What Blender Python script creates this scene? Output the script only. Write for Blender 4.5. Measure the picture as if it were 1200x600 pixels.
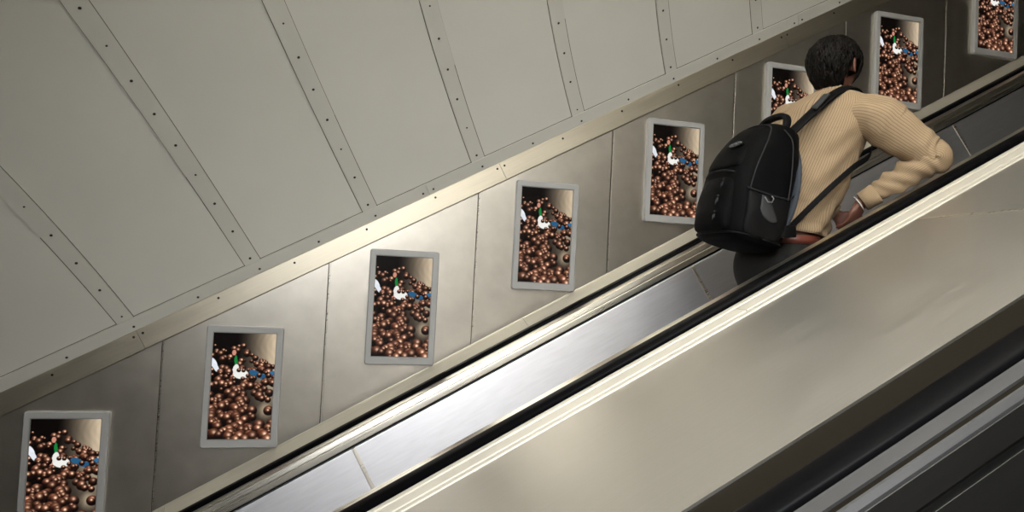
import bpy, bmesh, math, random
import numpy as np
from mathutils import Vector, Matrix, noise as mnoise

# ------------------------------------------------------------------ scene, camera, light
for o in list(bpy.data.objects):
    bpy.data.objects.remove(o)
scene = bpy.context.scene
C = scene.collection
TH = math.radians(29.0)           # slope of the escalators
EYE = Vector((0, 0, 1.6))
cam_d = bpy.data.cameras.new('camera'); cam = bpy.data.objects.new('camera', cam_d); C.objects.link(cam)
scene.camera = cam
YAW, PIT, ROL = 0.24501837, 0.03472518, 0.05007432
cam_d.sensor_width = 36.0; cam_d.lens = 819.715 / 1200 * 36.0
cam_d.clip_start = 0.02; cam_d.clip_end = 100
fwd = Vector((math.sin(YAW)*math.cos(PIT), math.cos(YAW)*math.cos(PIT), math.sin(PIT)))
rgt = Vector((math.cos(YAW), -math.sin(YAW), 0)); upv = rgt.cross(fwd)
r2 = rgt*math.cos(ROL) + upv*math.sin(ROL); u2 = -rgt*math.sin(ROL) + upv*math.cos(ROL)
M = Matrix((r2, u2, -fwd)).transposed().to_4x4(); M.translation = EYE
cam.matrix_world = M
scene.view_settings.view_transform = 'Standard'; scene.view_settings.look = 'None'
scene.view_settings.gamma = 1.0; scene.view_settings.use_curve_mapping = False
scene.view_settings.exposure = 0.5

world = bpy.data.worlds.new('world'); scene.world = world; world.use_nodes = True
bg = world.node_tree.nodes['Background']; bg.inputs[0].default_value = (1.0, 0.9, 0.72, 1); bg.inputs[1].default_value = 0.02

# lamps of the tunnel: (s, Y, n, size s, size Y, watts, colour)
# (s, Y, n), length, width, watts, colour, tilt towards the poster wall, spread
LAMPS = [((0.30, -0.75, 1.02), 1.5, 0.16, 20, (0.97, 0.985, 1.0), 50, 100),
         ((3.6, 0.9, 1.55), 1.2, 0.16, 3, (1.0, 0.80, 0.52), 0, 180)]
UPLIGHTS = [((1.75, -0.75, -0.45), 0.7, 0.12, 155, (1.0, 0.985, 0.95), 150, 82)]

# ------------------------------------------------------------------ frames and helpers
def T(s, y, n):
    return Vector((s*math.cos(TH) - n*math.sin(TH), y, s*math.sin(TH) + n*math.cos(TH))) + EYE

def tag(o, label=None, cat=None, group=None, kind=None):
    if label: o['label'] = label
    if cat: o['category'] = cat
    if group: o['group'] = group
    if kind: o['kind'] = kind
    return o

def root(name, label, cat, org, slope=True, group=None):
    """Empty at the thing's base; org in slope coordinates (s, Y, n) or world."""
    o = bpy.data.objects.new(name, None); C.objects.link(o); o.empty_display_size = 0.1
    if slope:
        o.location = T(*org); o.rotation_euler = (0, -TH, 0)
    else:
        o.location = org
    o['_org'] = list(org); tag(o, label, cat, group)
    return o

class MB:
    def __init__(self):
        self.v = []; self.f = []; self.uv = {}; self.smooth = []
    def add(self, v, f, smooth=False, uv=None):
        b = len(self.v); self.v += [Vector(p) for p in v]
        for i, q in enumerate(f):
            if uv: self.uv[len(self.f)] = uv[i]
            self.f.append([b+k for k in q]); self.smooth.append(smooth)
        return self
    def box(self, x0, x1, y0, y1, z0, z1):
        v = [(x, y, z) for x in (x0, x1) for y in (y0, y1) for z in (z0, z1)]
        return self.add(v, [(0,1,3,2),(4,6,7,5),(0,4,5,1),(2,3,7,6),(0,2,6,4),(1,5,7,3)])
    def prism(self, prof, s0, s1, closed=True):
        """profile of (Y, n) points extruded along s"""
        n = len(prof)
        v = [(s0, a, b) for a, b in prof] + [(s1, a, b) for a, b in prof]
        f = [(i, (i+1) % n, n+(i+1) % n, n+i) for i in range(n if closed else n-1)]
        if closed: f += [tuple(range(n))[::-1], tuple(range(n, 2*n))]
        return self.add(v, f)
    def loft(self, rings, cap=True, uvs=(1, 1)):
        m = len(rings[0]); b = []
        v = [p for r in rings for p in r]; f = []; uv = []
        for i in range(len(rings)-1):
            for j in range(m):
                k = (j+1) % m
                f.append((i*m+j, i*m+k, (i+1)*m+k, (i+1)*m+j))
                a0, a1 = j/m*uvs[0], (j+1)/m*uvs[0]; t0, t1 = i/(len(rings)-1)*uvs[1], (i+1)/(len(rings)-1)*uvs[1]
                uv.append([(a0, t0), (a1, t0), (a1, t1), (a0, t1)])
        if cap:
            f.append(tuple(range(m))[::-1]); uv.append([(0, 0)]*m)
            f.append(tuple(range((len(rings)-1)*m, len(rings)*m))); uv.append([(0, 0)]*m)
        return self.add(v, f, True, uv)
    def tube(self, pts, rad, m=12, flat=1.0, nrm=None, cap=True, uvs=(1, 1)):
        pts = [Vector(p) for p in pts]
        if not isinstance(rad, (list, tuple)): rad = [rad]*len(pts)
        rings = []; ref = Vector(nrm) if nrm else None
        prev = None
        for i, p in enumerate(pts):
            d = (pts[min(i+1, len(pts)-1)] - pts[max(i-1, 0)]).normalized()
            if prev is None:
                a = ref if ref else (Vector((0, 0, 1)) if abs(d.z) < .9 else Vector((1, 0, 0)))
            else: a = prev
            a = (a - d*a.dot(d)).normalized(); prev = a; b = d.cross(a)
            rings.append([p + (a*math.cos(t)*flat + b*math.sin(t))*rad[i] for t in (2*math.pi*k/m for k in range(m))])
        return self.loft(rings, cap, uvs)
    def ball(self, c, r, rot=None, nu=20, nv=12, fn=None):
        if not isinstance(r, (list, tuple)): r = (r, r, r)
        c = Vector(c); v = []
        for i in range(nv+1):
            ph = math.pi*(i/nv)
            for j in range(nu):
                t = 2*math.pi*j/nu
                d = Vector((math.sin(ph)*math.cos(t), math.sin(ph)*math.sin(t), math.cos(ph)))
                k = fn(d) if fn else 1.0
                q = Vector((d.x*r[0], d.y*r[1], d.z*r[2]))*k
                if rot is not None: q = rot @ q
                v.append(c+q)
        f = [(i*nu+j, (i+1)*nu+j, (i+1)*nu+(j+1) % nu, i*nu+(j+1) % nu) for i in range(nv) for j in range(nu)]
        return self.add(v, f, True)
    def build(self, name, mat, parent=None, bevel=0, sub=0, remesh=0, smooth_it=0, weld=False, org=None, slope=True, seg=2):
        if parent is not None and '_org' in parent.keys():
            og = Vector(parent['_org']) 
        else:
            og = Vector(org) if org else Vector((0, 0, 0))
        me = bpy.data.meshes.new(name)
        me.from_pydata([tuple(p-og) for p in self.v], [], self.f)
        me.polygons.foreach_set('use_smooth', self.smooth)
        if self.uv:
            l = me.uv_layers.new(name='UVMap')
            for fi, uv in self.uv.items():
                p = me.polygons[fi]
                for k, li in enumerate(p.loop_indices): l.data[li].uv = uv[k]
        bm = bmesh.new(); bm.from_mesh(me)
        if weld or remesh: bmesh.ops.remove_doubles(bm, verts=bm.verts, dist=1e-5)
        bmesh.ops.recalc_face_normals(bm, faces=bm.faces); bm.to_mesh(me); bm.free()
        me.materials.append(mat)
        o = bpy.data.objects.new(name, me); C.objects.link(o)
        if parent is not None: o.parent = parent
        elif org is not None:
            o.location = T(*org) if slope else org
            if slope: o.rotation_euler = (0, -TH, 0)
        elif slope:
            o.location = EYE; o.rotation_euler = (0, -TH, 0)
        if bevel:
            b = o.modifiers.new('bevel', 'BEVEL'); b.width = bevel; b.segments = seg; b.limit_method = 'ANGLE'; b.angle_limit = .6
            me.polygons.foreach_set('use_smooth', [True]*len(me.polygons))
            w = o.modifiers.new('wn', 'WEIGHTED_NORMAL'); w.keep_sharp = False
        if remesh:
            r = o.modifiers.new('remesh', 'REMESH'); r.mode = 'VOXEL'; r.voxel_size = remesh; r.use_smooth_shade = True
            if smooth_it:
                s = o.modifiers.new('smooth', 'SMOOTH'); s.iterations = smooth_it; s.factor = .5
        if sub:
            s = o.modifiers.new('sub', 'SUBSURF'); s.levels = sub; s.render_levels = sub
        return o

# ------------------------------------------------------------------ materials
def new_mat(name):
    m = bpy.data.materials.new(name); m.use_nodes = True
    nt = m.node_tree; b = nt.nodes['Principled BSDF']
    return m, nt, b

def rgb(r, g, b):
    f = lambda c: (c/255/12.92) if c/255 <= .04045 else ((c/255+.055)/1.055)**2.4
    return (f(r), f(g), f(b), 1)

def plain(name, col, rough=.5, metal=0., bump=0., bscale=200, spec=None, var=0.):
    m, nt, b = new_mat(name)
    b.inputs['Base Color'].default_value = col; b.inputs['Roughness'].default_value = rough
    b.inputs['Metallic'].default_value = metal
    if spec is not None: b.inputs['Specular IOR Level'].default_value = spec
    if bump or var:
        tc = nt.nodes.new('ShaderNodeTexCoord'); n = nt.nodes.new('ShaderNodeTexNoise'); n.inputs['Scale'].default_value = bscale
        nt.links.new(tc.outputs['Object'], n.inputs['Vector'])
        if bump:
            bp = nt.nodes.new('ShaderNodeBump'); bp.inputs['Strength'].default_value = bump; bp.inputs['Distance'].default_value = .002
            nt.links.new(n.outputs['Fac'], bp.inputs['Height']); nt.links.new(bp.outputs['Normal'], b.inputs['Normal'])
        if var:
            n2 = nt.nodes.new('ShaderNodeTexNoise'); n2.inputs['Scale'].default_value = 1.7; n2.inputs['Detail'].default_value = 6
            nt.links.new(tc.outputs['Object'], n2.inputs['Vector'])
            mr = nt.nodes.new('ShaderNodeMapRange'); mr.inputs[1].default_value = .3; mr.inputs[2].default_value = .7
            mr.inputs[3].default_value = 1-var; mr.inputs[4].default_value = 1.0
            nt.links.new(n2.outputs['Fac'], mr.inputs[0])
            mx = nt.nodes.new('ShaderNodeMix'); mx.data_type = 'RGBA'; mx.blend_type = 'MULTIPLY'; mx.inputs[0].default_value = 1
            mx.inputs[6].default_value = col; nt.links.new(mr.outputs[0], mx.inputs[7]); nt.links.new(mx.outputs[2], b.inputs['Base Color'])
    return m

def steel(name, col, rough=.3, streak=(1.2, 60, 60), amt=.12, metal=1.0, patch=.08, aniso=0.):
    """brushed metal, the brushing runs along the slope (local x)"""
    m, nt, b = new_mat(name)
    tc = nt.nodes.new('ShaderNodeTexCoord'); mp = nt.nodes.new('ShaderNodeMapping'); mp.inputs['Scale'].default_value = streak
    nt.links.new(tc.outputs['Object'], mp.inputs['Vector'])
    n = nt.nodes.new('ShaderNodeTexNoise'); n.inputs['Scale'].default_value = 4; n.inputs['Detail'].default_value = 4
    nt.links.new(mp.outputs['Vector'], n.inputs['Vector'])
    n2 = nt.nodes.new('ShaderNodeTexNoise'); n2.inputs['Scale'].default_value = 2.2; n2.inputs['Detail'].default_value = 5
    nt.links.new(tc.outputs['Object'], n2.inputs['Vector'])
    a = nt.nodes.new('ShaderNodeMapRange'); a.inputs[1].default_value = .3; a.inputs[2].default_value = .7
    a.inputs[3].default_value = rough-amt*.5; a.inputs[4].default_value = rough+amt*.5
    nt.links.new(n.outputs['Fac'], a.inputs[0])
    ad = nt.nodes.new('ShaderNodeMath'); ad.operation = 'MULTIPLY_ADD'; ad.inputs[1].default_value = patch; 
    nt.links.new(n2.outputs['Fac'], ad.inputs[0]); nt.links.new(a.outputs[0], ad.inputs[2])
    nt.links.new(ad.outputs[0], b.inputs['Roughness'])
    c = nt.nodes.new('ShaderNodeMapRange'); c.inputs[1].default_value = .25; c.inputs[2].default_value = .75
    c.inputs[3].default_value = .93; c.inputs[4].default_value = 1.05
    nt.links.new(n.outputs['Fac'], c.inputs[0])
    mx = nt.nodes.new('ShaderNodeMix'); mx.data_type = 'RGBA'; mx.blend_type = 'MULTIPLY'; mx.inputs[0].default_value = 1
    mx.inputs[6].default_value = col; nt.links.new(c.outputs[0], mx.inputs[7]); nt.links.new(mx.outputs[2], b.inputs['Base Color'])
    b.inputs['Metallic'].default_value = metal
    if aniso:
        b.inputs['Anisotropic'].default_value = aniso
        tg = nt.nodes.new('ShaderNodeTangent'); tg.direction_type = 'RADIAL'; tg.axis = 'X'
        nt.links.new(tg.outputs[0], b.inputs['Tangent'])
    bp = nt.nodes.new('ShaderNodeBump'); bp.inputs['Strength'].default_value = .04; bp.inputs['Distance'].default_value = .001
    nt.links.new(n.outputs['Fac'], bp.inputs['Height']); nt.links.new(bp.outputs['Normal'], b.inputs['Normal'])
    return m

MAT = {}
MAT['vault'] = plain('vault paint', (.60, .59, .545, 1), .55, 0, .05, 60, var=.06)
MAT['batten'] = plain('batten paint', (.57, .56, .515, 1), .5, 0, .03, 60, var=.1)
MAT['seam'] = plain('dark seam', (.10, .085, .06, 1), .8)
MAT['screw'] = plain('dark screw', (.03, .028, .022, 1), .5, .4)
MAT['wall'] = steel('wall panel steel', (.60, .565, .505, 1), .34, (3, 3, 3), .03, patch=.06)
MAT['brass'] = steel('yellowed steel trim', (.58, .53, .43, 1), .36, (1, 40, 40), .1)
MAT['trim'] = steel('lower trim steel', (.64, .60, .51, 1), .36, (1, 40, 40), .1, metal=.6)
MAT['deck'] = steel('broad deck steel', (.56, .54, .505, 1), .38, (1.0, 55, 55), .12)
MAT['bright'] = steel('polished profile', (.80, .76, .68, 1), .25, (.6, 60, 60), .05)
MAT['panel'] = steel('inner panel steel', (.64, .64, .67, 1), .40, (2, 20, 20), .05, patch=.1)
MAT['cream'] = steel('satin edge strip', (.66, .625, .55, 1), .46, (.6, 60, 60), .05, metal=.3)
MAT['own'] = steel('dull grey ledge', (.13, .13, .135, 1), .5, (.6, 60, 60), .05, metal=.8)
MAT['ownp'] = steel('dark inner panel', (.09, .088, .085, 1), .45, (.6, 20, 20), .05)
MAT['darkwall'] = steel('darkened wall steel', (.13, .11, .085, 1), .45, (3, 3, 3), .03, metal=.6)  # unseen opposite wall, coloured dark to cut reflected and bounced light
MAT['dark'] = plain('black gap', (.012, .011, .01, 1), .6)
MAT['bronze'] = plain('dark rubber skirt', (.011, .009, .006, 1), .55, .0, spec=.06)
MAT['rubber'] = plain('black handrail rubber', (.003, .003, .0035, 1), .38, 0, spec=.04)
MAT['frame'] = plain('grey display frame', (.36, .36, .355, 1), .45, 0, .02, 300)
MAT['frame_in'] = plain('display rim', (.22, .22, .22, 1), .4)
MAT['case'] = plain('display case', (.08, .08, .08, 1), .5)
MAT['step'] = plain('step aluminium', (.25, .25, .25, 1), .45, .8)
MAT['concrete'] = plain('dark concrete', (.06, .055, .05, 1), .9, var=.3)
MAT['lampframe'] = plain('lamp housing', (.5, .5, .48, 1), .5)

S0, S1 = -6.0, 12.0          # run of the slope that is built
D = 3.672                    # distance of the poster wall
NR = -0.685                  # handrail top

# ------------------------------------------------------------------ setting
def vault_pt(t, off=0.0, s=0.0, skew=-.045):
    a0, k = .484, .336
    R = 1/k
    cy, cn = D - R*math.cos(a0), .160 - R*math.sin(a0)
    a = a0 + k*t
    return (s + skew*((cn + R*math.sin(a)) - .16), cy + (R-off)*math.cos(a), cn + (R-off)*math.sin(a))
TMAX = (math.pi - 2*.484)/.336
# ceiling: one curved lining, inner skin and a skin behind it
def arc_sheet(mb, s0, s1, t0, t1, o0, o1, n=24):
    r = []
    for i in range(n+1):
        t = t0 + (t1-t0)*i/n
        r.append([vault_pt(t, o0, s0), vault_pt(t, o0, s1), vault_pt(t, o1, s1), vault_pt(t, o1, s0)])
    mb.loft([[Vector(p) for p in q] for q in r], True)
mb = MB(); arc_sheet(mb, S0-.4, S1+.4, 0, TMAX, 0.0, -.06, 64)
mb.smooth = [False]*len(mb.f)
o = mb.build('ceiling', MAT['vault']); tag(o, kind='structure')
me = o.data; me.polygons.foreach_set('use_smooth', [True]*len(me.polygons))
o.modifiers.new('es', 'EDGE_SPLIT').split_angle = .5

def screw(parent, p, nrm, r=.0058, mat='screw'):
    """low dome on the surface at slope point p with normal nrm (slope axes)"""
    n = Vector(nrm).normalized(); a = n.orthogonal().normalized(); b = n.cross(a); p = Vector(p)
    rings = []
    for h, q in ((-.002, 1.0), (.0008, 1.0), (.0022, .75), (.0028, .3)):
        rings.append([p + n*h + (a*math.cos(t)+b*math.sin(t))*r*q for t in (2*math.pi*k/10 for k in range(10))])
    m = MB(); m.loft(rings); return m.build('screw', MAT[mat], parent)

LW = .075; NB = 8; BS0 = -.999; BDS = .627; tn = 1
for i in range(-3, NB+3):
    s = BS0 + BDS*i
    mb = MB(); arc_sheet(mb, s, s+LW, .055, .61, .0045, -.002, 14)
    mb.smooth = [False]*len(mb.f)
    b = mb.build('trim_%d' % tn, MAT['batten']); tn += 1
    b['_org'] = [0, 0, 0]; tag(b, kind='structure')
    mb = MB(); arc_sheet(mb, s-.002, s+LW+.002, .604, TMAX-.06, .0075, -.002, 50); mb.smooth = [False]*len(mb.f)
    mb.build('upper_strip', MAT['batten'], b)
    # thin dark lines along both sides of the batten
    for q in (s-.0045, s+LW+.0015):
        mb = MB(); arc_sheet(mb, q, q+.003, .06, 3.4, .0012, -.002, 40); mb.smooth = [False]*len(mb.f)
        mb.build('seam', MAT['seam'], b)
    if -1 <= i <= 6:
        for j in range(13 if i < 3 else 8):
            t = .09 + .1675*j
            p = vault_pt(t, .0045 if t < .604 else .0075, s+.0375)
            a = .484+.336*t
            screw(b, p, (0, -math.cos(a), -math.sin(a)), .0062 if (i+j) % 4 else .0045)

# strip along the foot of the ceiling
STR = [-6, -1.87, .605, 3.10, 5.6, 12]
for a, b_ in zip(STR[:-1], STR[1:]):
    mb = MB(); arc_sheet(mb, a+.0015, b_-.0015, -.004, .062, .008, -.002, 3); mb.smooth = [False]*len(mb.f)
    b = mb.build('trim_%d' % tn, MAT['batten']); tn += 1; b['_org'] = [0, 0, 0]; tag(b, kind='structure')
    mb = MB(); arc_sheet(mb, a, b_, .063, .066, .0012, -.002, 2); mb.smooth = [False]*len(mb.f); mb.build('seam', MAT['seam'], b)
    j = 0
    ss = [-1.885+.3125*k for k in range(24)]
    for q in ss + [a+.03, b_-.03]:
        if a+.02 < q < b_-.02 and -1.9 < q < 4.4 and not (q in ss and (abs(q-a) < .1 or abs(q-b_) < .1)):
            screw(b, vault_pt(.018, .008, q), (0, -math.cos(.49), -math.sin(.49)), .006)

# yellowed cover strip at the top of the wall
BR = [-6, -.95, 1.02, 2.975, 4.93, 12]
for a, b_ in zip(BR[:-1], BR[1:]):
    mb = MB().prism([(D+.02, .053), (D-.006, .053), (D-.008, .057), (D-.008, .150), (D-.005, .155), (D+.02, .155)], a+.001, b_-.001)
    b = mb.build('trim_%d' % tn, MAT['brass']); tn += 1; b['_org'] = [0, 0, 0]; tag(b, kind='structure')
    L = b_-a if b_ < 6 and a > -5 else 1.96
    if a > -5 and b_ < 6:
        qs = [a+.022] + [a+L*k/5 for k in range(1, 5)] + [b_-.022]
    elif a < -5: qs = [-.972, -1.35, -1.74]
    else: qs = []
    for q in qs: screw(b, (q, D-.008, .128), (0, -1, 0), .006)
mb = MB().prism([(D+.02, .155), (D-.002, .155), (D-.002, .161), (D+.02, .161)], S0, S1)
tag(mb.build('trim_%d' % tn, MAT['seam']), kind='structure'); tn += 1

# back wall: steel panels with vertical joints.  Built in slope frame with vertical (world z) joints
def wall_back():
    bk = MB().prism([(D+.03, -1.9), (D+.012, -1.9), (D+.012, .16), (D+.03, .16)], S0, S1)
    w = bk.build('wall_back', MAT['seam']); w['_org'] = [0, 0, 0]; tag(w, kind='structure')
    return w
wb = wall_back()
JX = [-.785 + .752*k for k in range(-6, 15)]
tn29 = math.tan(TH); cs, sn = math.cos(TH), math.sin(TH)
def xn_to_s(x, n):      # s at which world x is x for height n above slope
    return (x + n*sn)/cs
for a, b_ in zip(JX[:-1], JX[1:]):
    g = .0045
    pts = []
    lo, hi = -.70, .056
    q = [(xn_to_s(a+g, lo), lo), (xn_to_s(b_-g, lo), lo), (xn_to_s(b_-g, hi), hi), (xn_to_s(a+g, hi), hi)]
    v = [(s, y, n) for y in (D, D+.011) for s, n in q]
    mb = MB().add(v, [(0,1,2,3), (7,6,5,4), (0,4,5,1), (1,5,6,2), (2,6,7,3), (3,7,4,0)])
    mb.build('wall_panel', MAT['wall'], wb, bevel=.0015)
    # bright strip added in the joint, standing for light caught on the panel edge
    q = [(xn_to_s(b_-.0005, lo), lo), (xn_to_s(b_+.0045, lo), lo), (xn_to_s(b_+.0045, hi), hi), (xn_to_s(b_-.0005, hi), hi)]
    v = [(s, y, n) for y in (D+.0005, D+.012) for s, n in q]
    MB().add(v, [(0,1,2,3), (7,6,5,4), (0,4,5,1), (1,5,6,2), (2,6,7,3), (3,7,4,0)]).build('joint_glint', MAT['bright'], wb)

# lower cove strip between wall and handrail
LS = [-6, -1.2, .77, 2.74, 4.7, 12]
for a, b_ in zip(LS[:-1], LS[1:]):
    mb = MB().prism([(D+.005, -.655), (D-.008, -.657), (D-.012, -.662), (3.606, -.703), (3.600, -.709), (3.600, -.74), (D+.005, -.74)], a+.001, b_-.001)
    tag(mb.build('trim_%d' % tn, MAT['trim']), kind='structure'); tn += 1

# opposite side of the tunnel and the floor of the shaft
mb = MB().prism([(-1.62, -1.9), (-1.66, -1.9), (-1.66, .18), (-1.62, .18)], S0, S1)
tag(mb.build('wall_front', MAT['darkwall']), kind='structure')
mb = MB().prism([(-1.66, -1.95), (D+.03, -1.95), (D+.03, -1.90), (-1.66, -1.90)], S0, S1)
tag(mb.build('floor', MAT['concrete']), kind='structure')
mb = MB().prism([(-1.62, -.72), (-.32, -.72), (-.32, -.70), (-1.62, -.70)], S0, S1)
tag(mb.build('trim_%d' % tn, MAT['darkwall']), kind='structure'); tn += 1

# ------------------------------------------------------------------ balustrades
def mir(prof, c, sgn):
    return [(c + sgn*q, n) for q, n in prof]

def inner_side(r, c, sgn, joints, s0=S0, s1=S1, facemat='bright'):
    """profiles on the passenger side of a handrail centred at Y=c; sgn is the direction of the passengers"""
    MB().prism(mir([(.047, -.74), (.047, -.709), (.053, -.7025), (.118, -.7025), (.124, -.706), (.124, -.74)], c, sgn), s0, s1).build('inner_ledge', MAT[facemat], r, bevel=.0015)
    MB().prism(mir([(.10, -.708), (.1235, -.708), (.129, -.730), (.129, -.7335), (.10, -.7335)], c, sgn), s0, s1).build('upper_moulding', MAT[facemat], r, bevel=.001)
    MB().prism(mir([(.10, -.7355), (.131, -.7355), (.133, -.738), (.136, -.762), (.134, -.7645), (.10, -.7645)], c, sgn), s0, s1).build('lower_moulding', MAT[facemat], r, bevel=.001)
    MB().prism(mir([(.06, -.73), (.112, -.73), (.112, -.80), (.06, -.80)], c, sgn), s0, s1).build('gap_backing', MAT['dark'], r)
    js = [s0] + joints + [s1]
    for a, b in zip(js[:-1], js[1:]):
        MB().prism(mir([(.095, -.777), (.128, -.777), (.132, -.782), (.235, -1.34), (.235, -1.36), (.095, -1.36)], c, sgn), a+.001, b-.001).build('inner_panel', MAT['panel'], r, bevel=.001)
    for j in joints:
        MB().prism(mir([(.10, -.779), (.133, -.779), (.1355, -.782), (.2395, -1.345), (.10, -1.345)], c, sgn), j-.009, j+.009).build('joint_strip', MAT['bright'], r, bevel=.002)
    MB().prism(mir([(.10, -1.36), (.25, -1.36), (.25, -1.60), (.10, -1.60)], c, sgn), s0, s1).build('skirt', MAT['step'], r)

FJ = [-5.9+1.93*k for k in range(0, 9)]
FJ = [-.287-1.93*2, -.287-1.93, -.287, 1.66, 3.57, 5.5, 7.4, 9.3]
FAR, NEAR, OWN = 3.500, 2.265, 1.095
r = root('balustrade', 'far steel balustrade with stepped bright mouldings below the row of advertising screens', 'balustrade', (0, FAR, -.70))
MB().prism([(3.56, -.74), (3.60, -.74), (3.60, -.716), (3.56, -.716)], S0, S1).build('handrail_recess', MAT['dark'], r)
MB().prism([(3.47, -.722), (3.53, -.722), (3.53, -.8), (3.47, -.8)], S0, S1).build('handrail_guide', MAT['dark'], r)
inner_side(r, FAR, -1, FJ)

r = root('balustrade', 'middle steel balustrade beside the man, with cream-bright edge strip along the broad deck', 'balustrade', (0, NEAR, -.70))
MB().prism([(NEAR-.03, -.722), (NEAR+.03, -.722), (NEAR+.03, -.8), (NEAR-.03, -.8)], S0, S1).build('handrail_guide', MAT['dark'], r)
inner_side(r, NEAR, 1, FJ)
MB().prism([(2.208, -.74), (2.208, -.709), (2.203, -.703), (2.176, -.703), (2.172, -.707), (2.172, -.74)], S0, S1).build('outer_ledge', MAT['cream'], r, bevel=.001)
MB().prism([(2.178, -.75), (2.178, -.712), (2.146, -.712), (2.146, -.75)], S0, S1).build('shadow_groove', MAT['bronze'], r)
for a, b in ((S0, 1.14), (1.143, 3.6), (3.603, S1)):
    MB().prism([(2.150, -.74), (2.150, -.704), (2.147, -.700), (2.084, -.700), (2.081, -.703), (2.081, -.74)], a, b).build('edge_strip', MAT['cream'], r, bevel=.001)
MB().prism([(2.083, -.75), (2.083, -.709), (2.066, -.709), (2.066, -.75)], S0, S1).build('shadow_groove', MAT['bronze'], r)
MB().prism([(2.070, -.74), (2.070, -.703), (2.067, -.700), (2.045, -.700), (2.042, -.703), (2.042, -.74)], S0, S1).build('edge_bead', MAT['cream'], r, bevel=.001)

r = root('balustrade', "dark nearest balustrade in the bottom right corner, with grey ledge and thin silver line", 'balustrade', (0, OWN, -.70))
MB().prism([(OWN-.03, -.722), (OWN+.03, -.722), (OWN+.03, -.8), (OWN-.03, -.8)], S0, S1).build('handrail_guide', MAT['dark'], r)
MB().prism([(1.055, -.74), (1.055, -.708), (1.050, -.702), (1.009, -.702), (1.009, -.74)], S0, S1).build('inner_ledge', MAT['own'], r)
MB().prism([(1.012, -.75), (1.012, -.708), (.984, -.708), (.984, -.75)], S0, S1).build('shadow_groove', MAT['bronze'], r)
MB().prism([(.986, -.75), (.986, -.700), (.980, -.700), (.974, -.712), (.972, -.75)], S0, S1).build('edge_bead', MAT['own'], r)
MB().prism([(1.00, -.718), (.971, -.718), (.966, -.765), (1.00, -.765)], S0, S1).build('lower_moulding', MAT['ownp'], r, bevel=.001)
MB().prism([(1.03, -.75), (.985, -.75), (.985, -.80), (1.03, -.80)], S0, S1).build('gap_backing', MAT['dark'], r)
MB().prism([(1.00, -.785), (.966, -.785), (.905, -1.36), (1.00, -1.36)], S0, S1).build('inner_panel', MAT['ownp'], r, bevel=.001)
MB().prism([(1.00, -1.36), (.89, -1.36), (.89, -1.60), (1.00, -1.60)], S0, S1).build('skirt', MAT['step'], r)

# the broad deck between the two escalators
r = root('deck_plate', 'broad brushed steel deck between the two escalators', 'deck', (0, 1.64, -.72))
js = [S0, -3.1, -.62+0, 1.865, 4.35, 6.8, S1]
js = [S0, -3.1, -.62, 1.865, 4.35, 6.8, S1]
js = [S0, -1.9, 1.865, 5.6, S1]
MB().prism([(2.0425, -.76), (2.0425, -.705), (1.247, -.705), (1.247, -.76)], S0, 1.862).build('cover_plate', MAT['deck'], r)
MB().prism([(2.0425, -.76), (2.0425, -.705), (1.247, -.705), (1.247, -.76)], 1.868, S1).build('cover_plate', MAT['deck'], r)
MB().prism([(2.042, -.75), (2.042, -.7035), (1.247, -.7035), (1.247, -.75)], 1.859, 1.871).build('joint_strip', MAT['bright'], r, bevel=.002)
MB().prism([(1.246, -.76), (1.246, -.711), (1.150, -.714), (1.150, -.76)], S0, S1).build('rubber_skirt', MAT['bronze'], r)

# handrails
def handrail(c, label):
    r = root('handrail', label, 'handrail', (0, c, NR-.03))
    hw = .040; top = NR
    prof = []
    N = 14
    for i in range(N+1):
        t = math.pi*i/N
        prof.append((c + hw*math.copysign(abs(math.cos(t))**.6, math.cos(t)), top - .030 + .030*math.sin(t)**.62))
    prof += [(c-hw+.003, top-.034), (c-.024, top-.036), (c+.024, top-.036), (c+hw-.003, top-.034)]
    m = MB().prism(prof, S0, S1); m.smooth = [True]*(len(m.f)-2) + [False]*2
    m.build('belt', MAT['rubber'], r)
    MB().prism([(c-.036, top-.0355), (c-.022, top-.0355), (c-.022, top-.039), (c-.036, top-.039)], S0, S1).build('belt_lip', MAT['dark'], r)
handrail(FAR, 'thin black handrail directly below the advertising screens')
handrail(NEAR, "black handrail the man's elbow leans on")
handrail(OWN, 'wide black handrail nearest the camera, crossing the bottom right corner')

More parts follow.
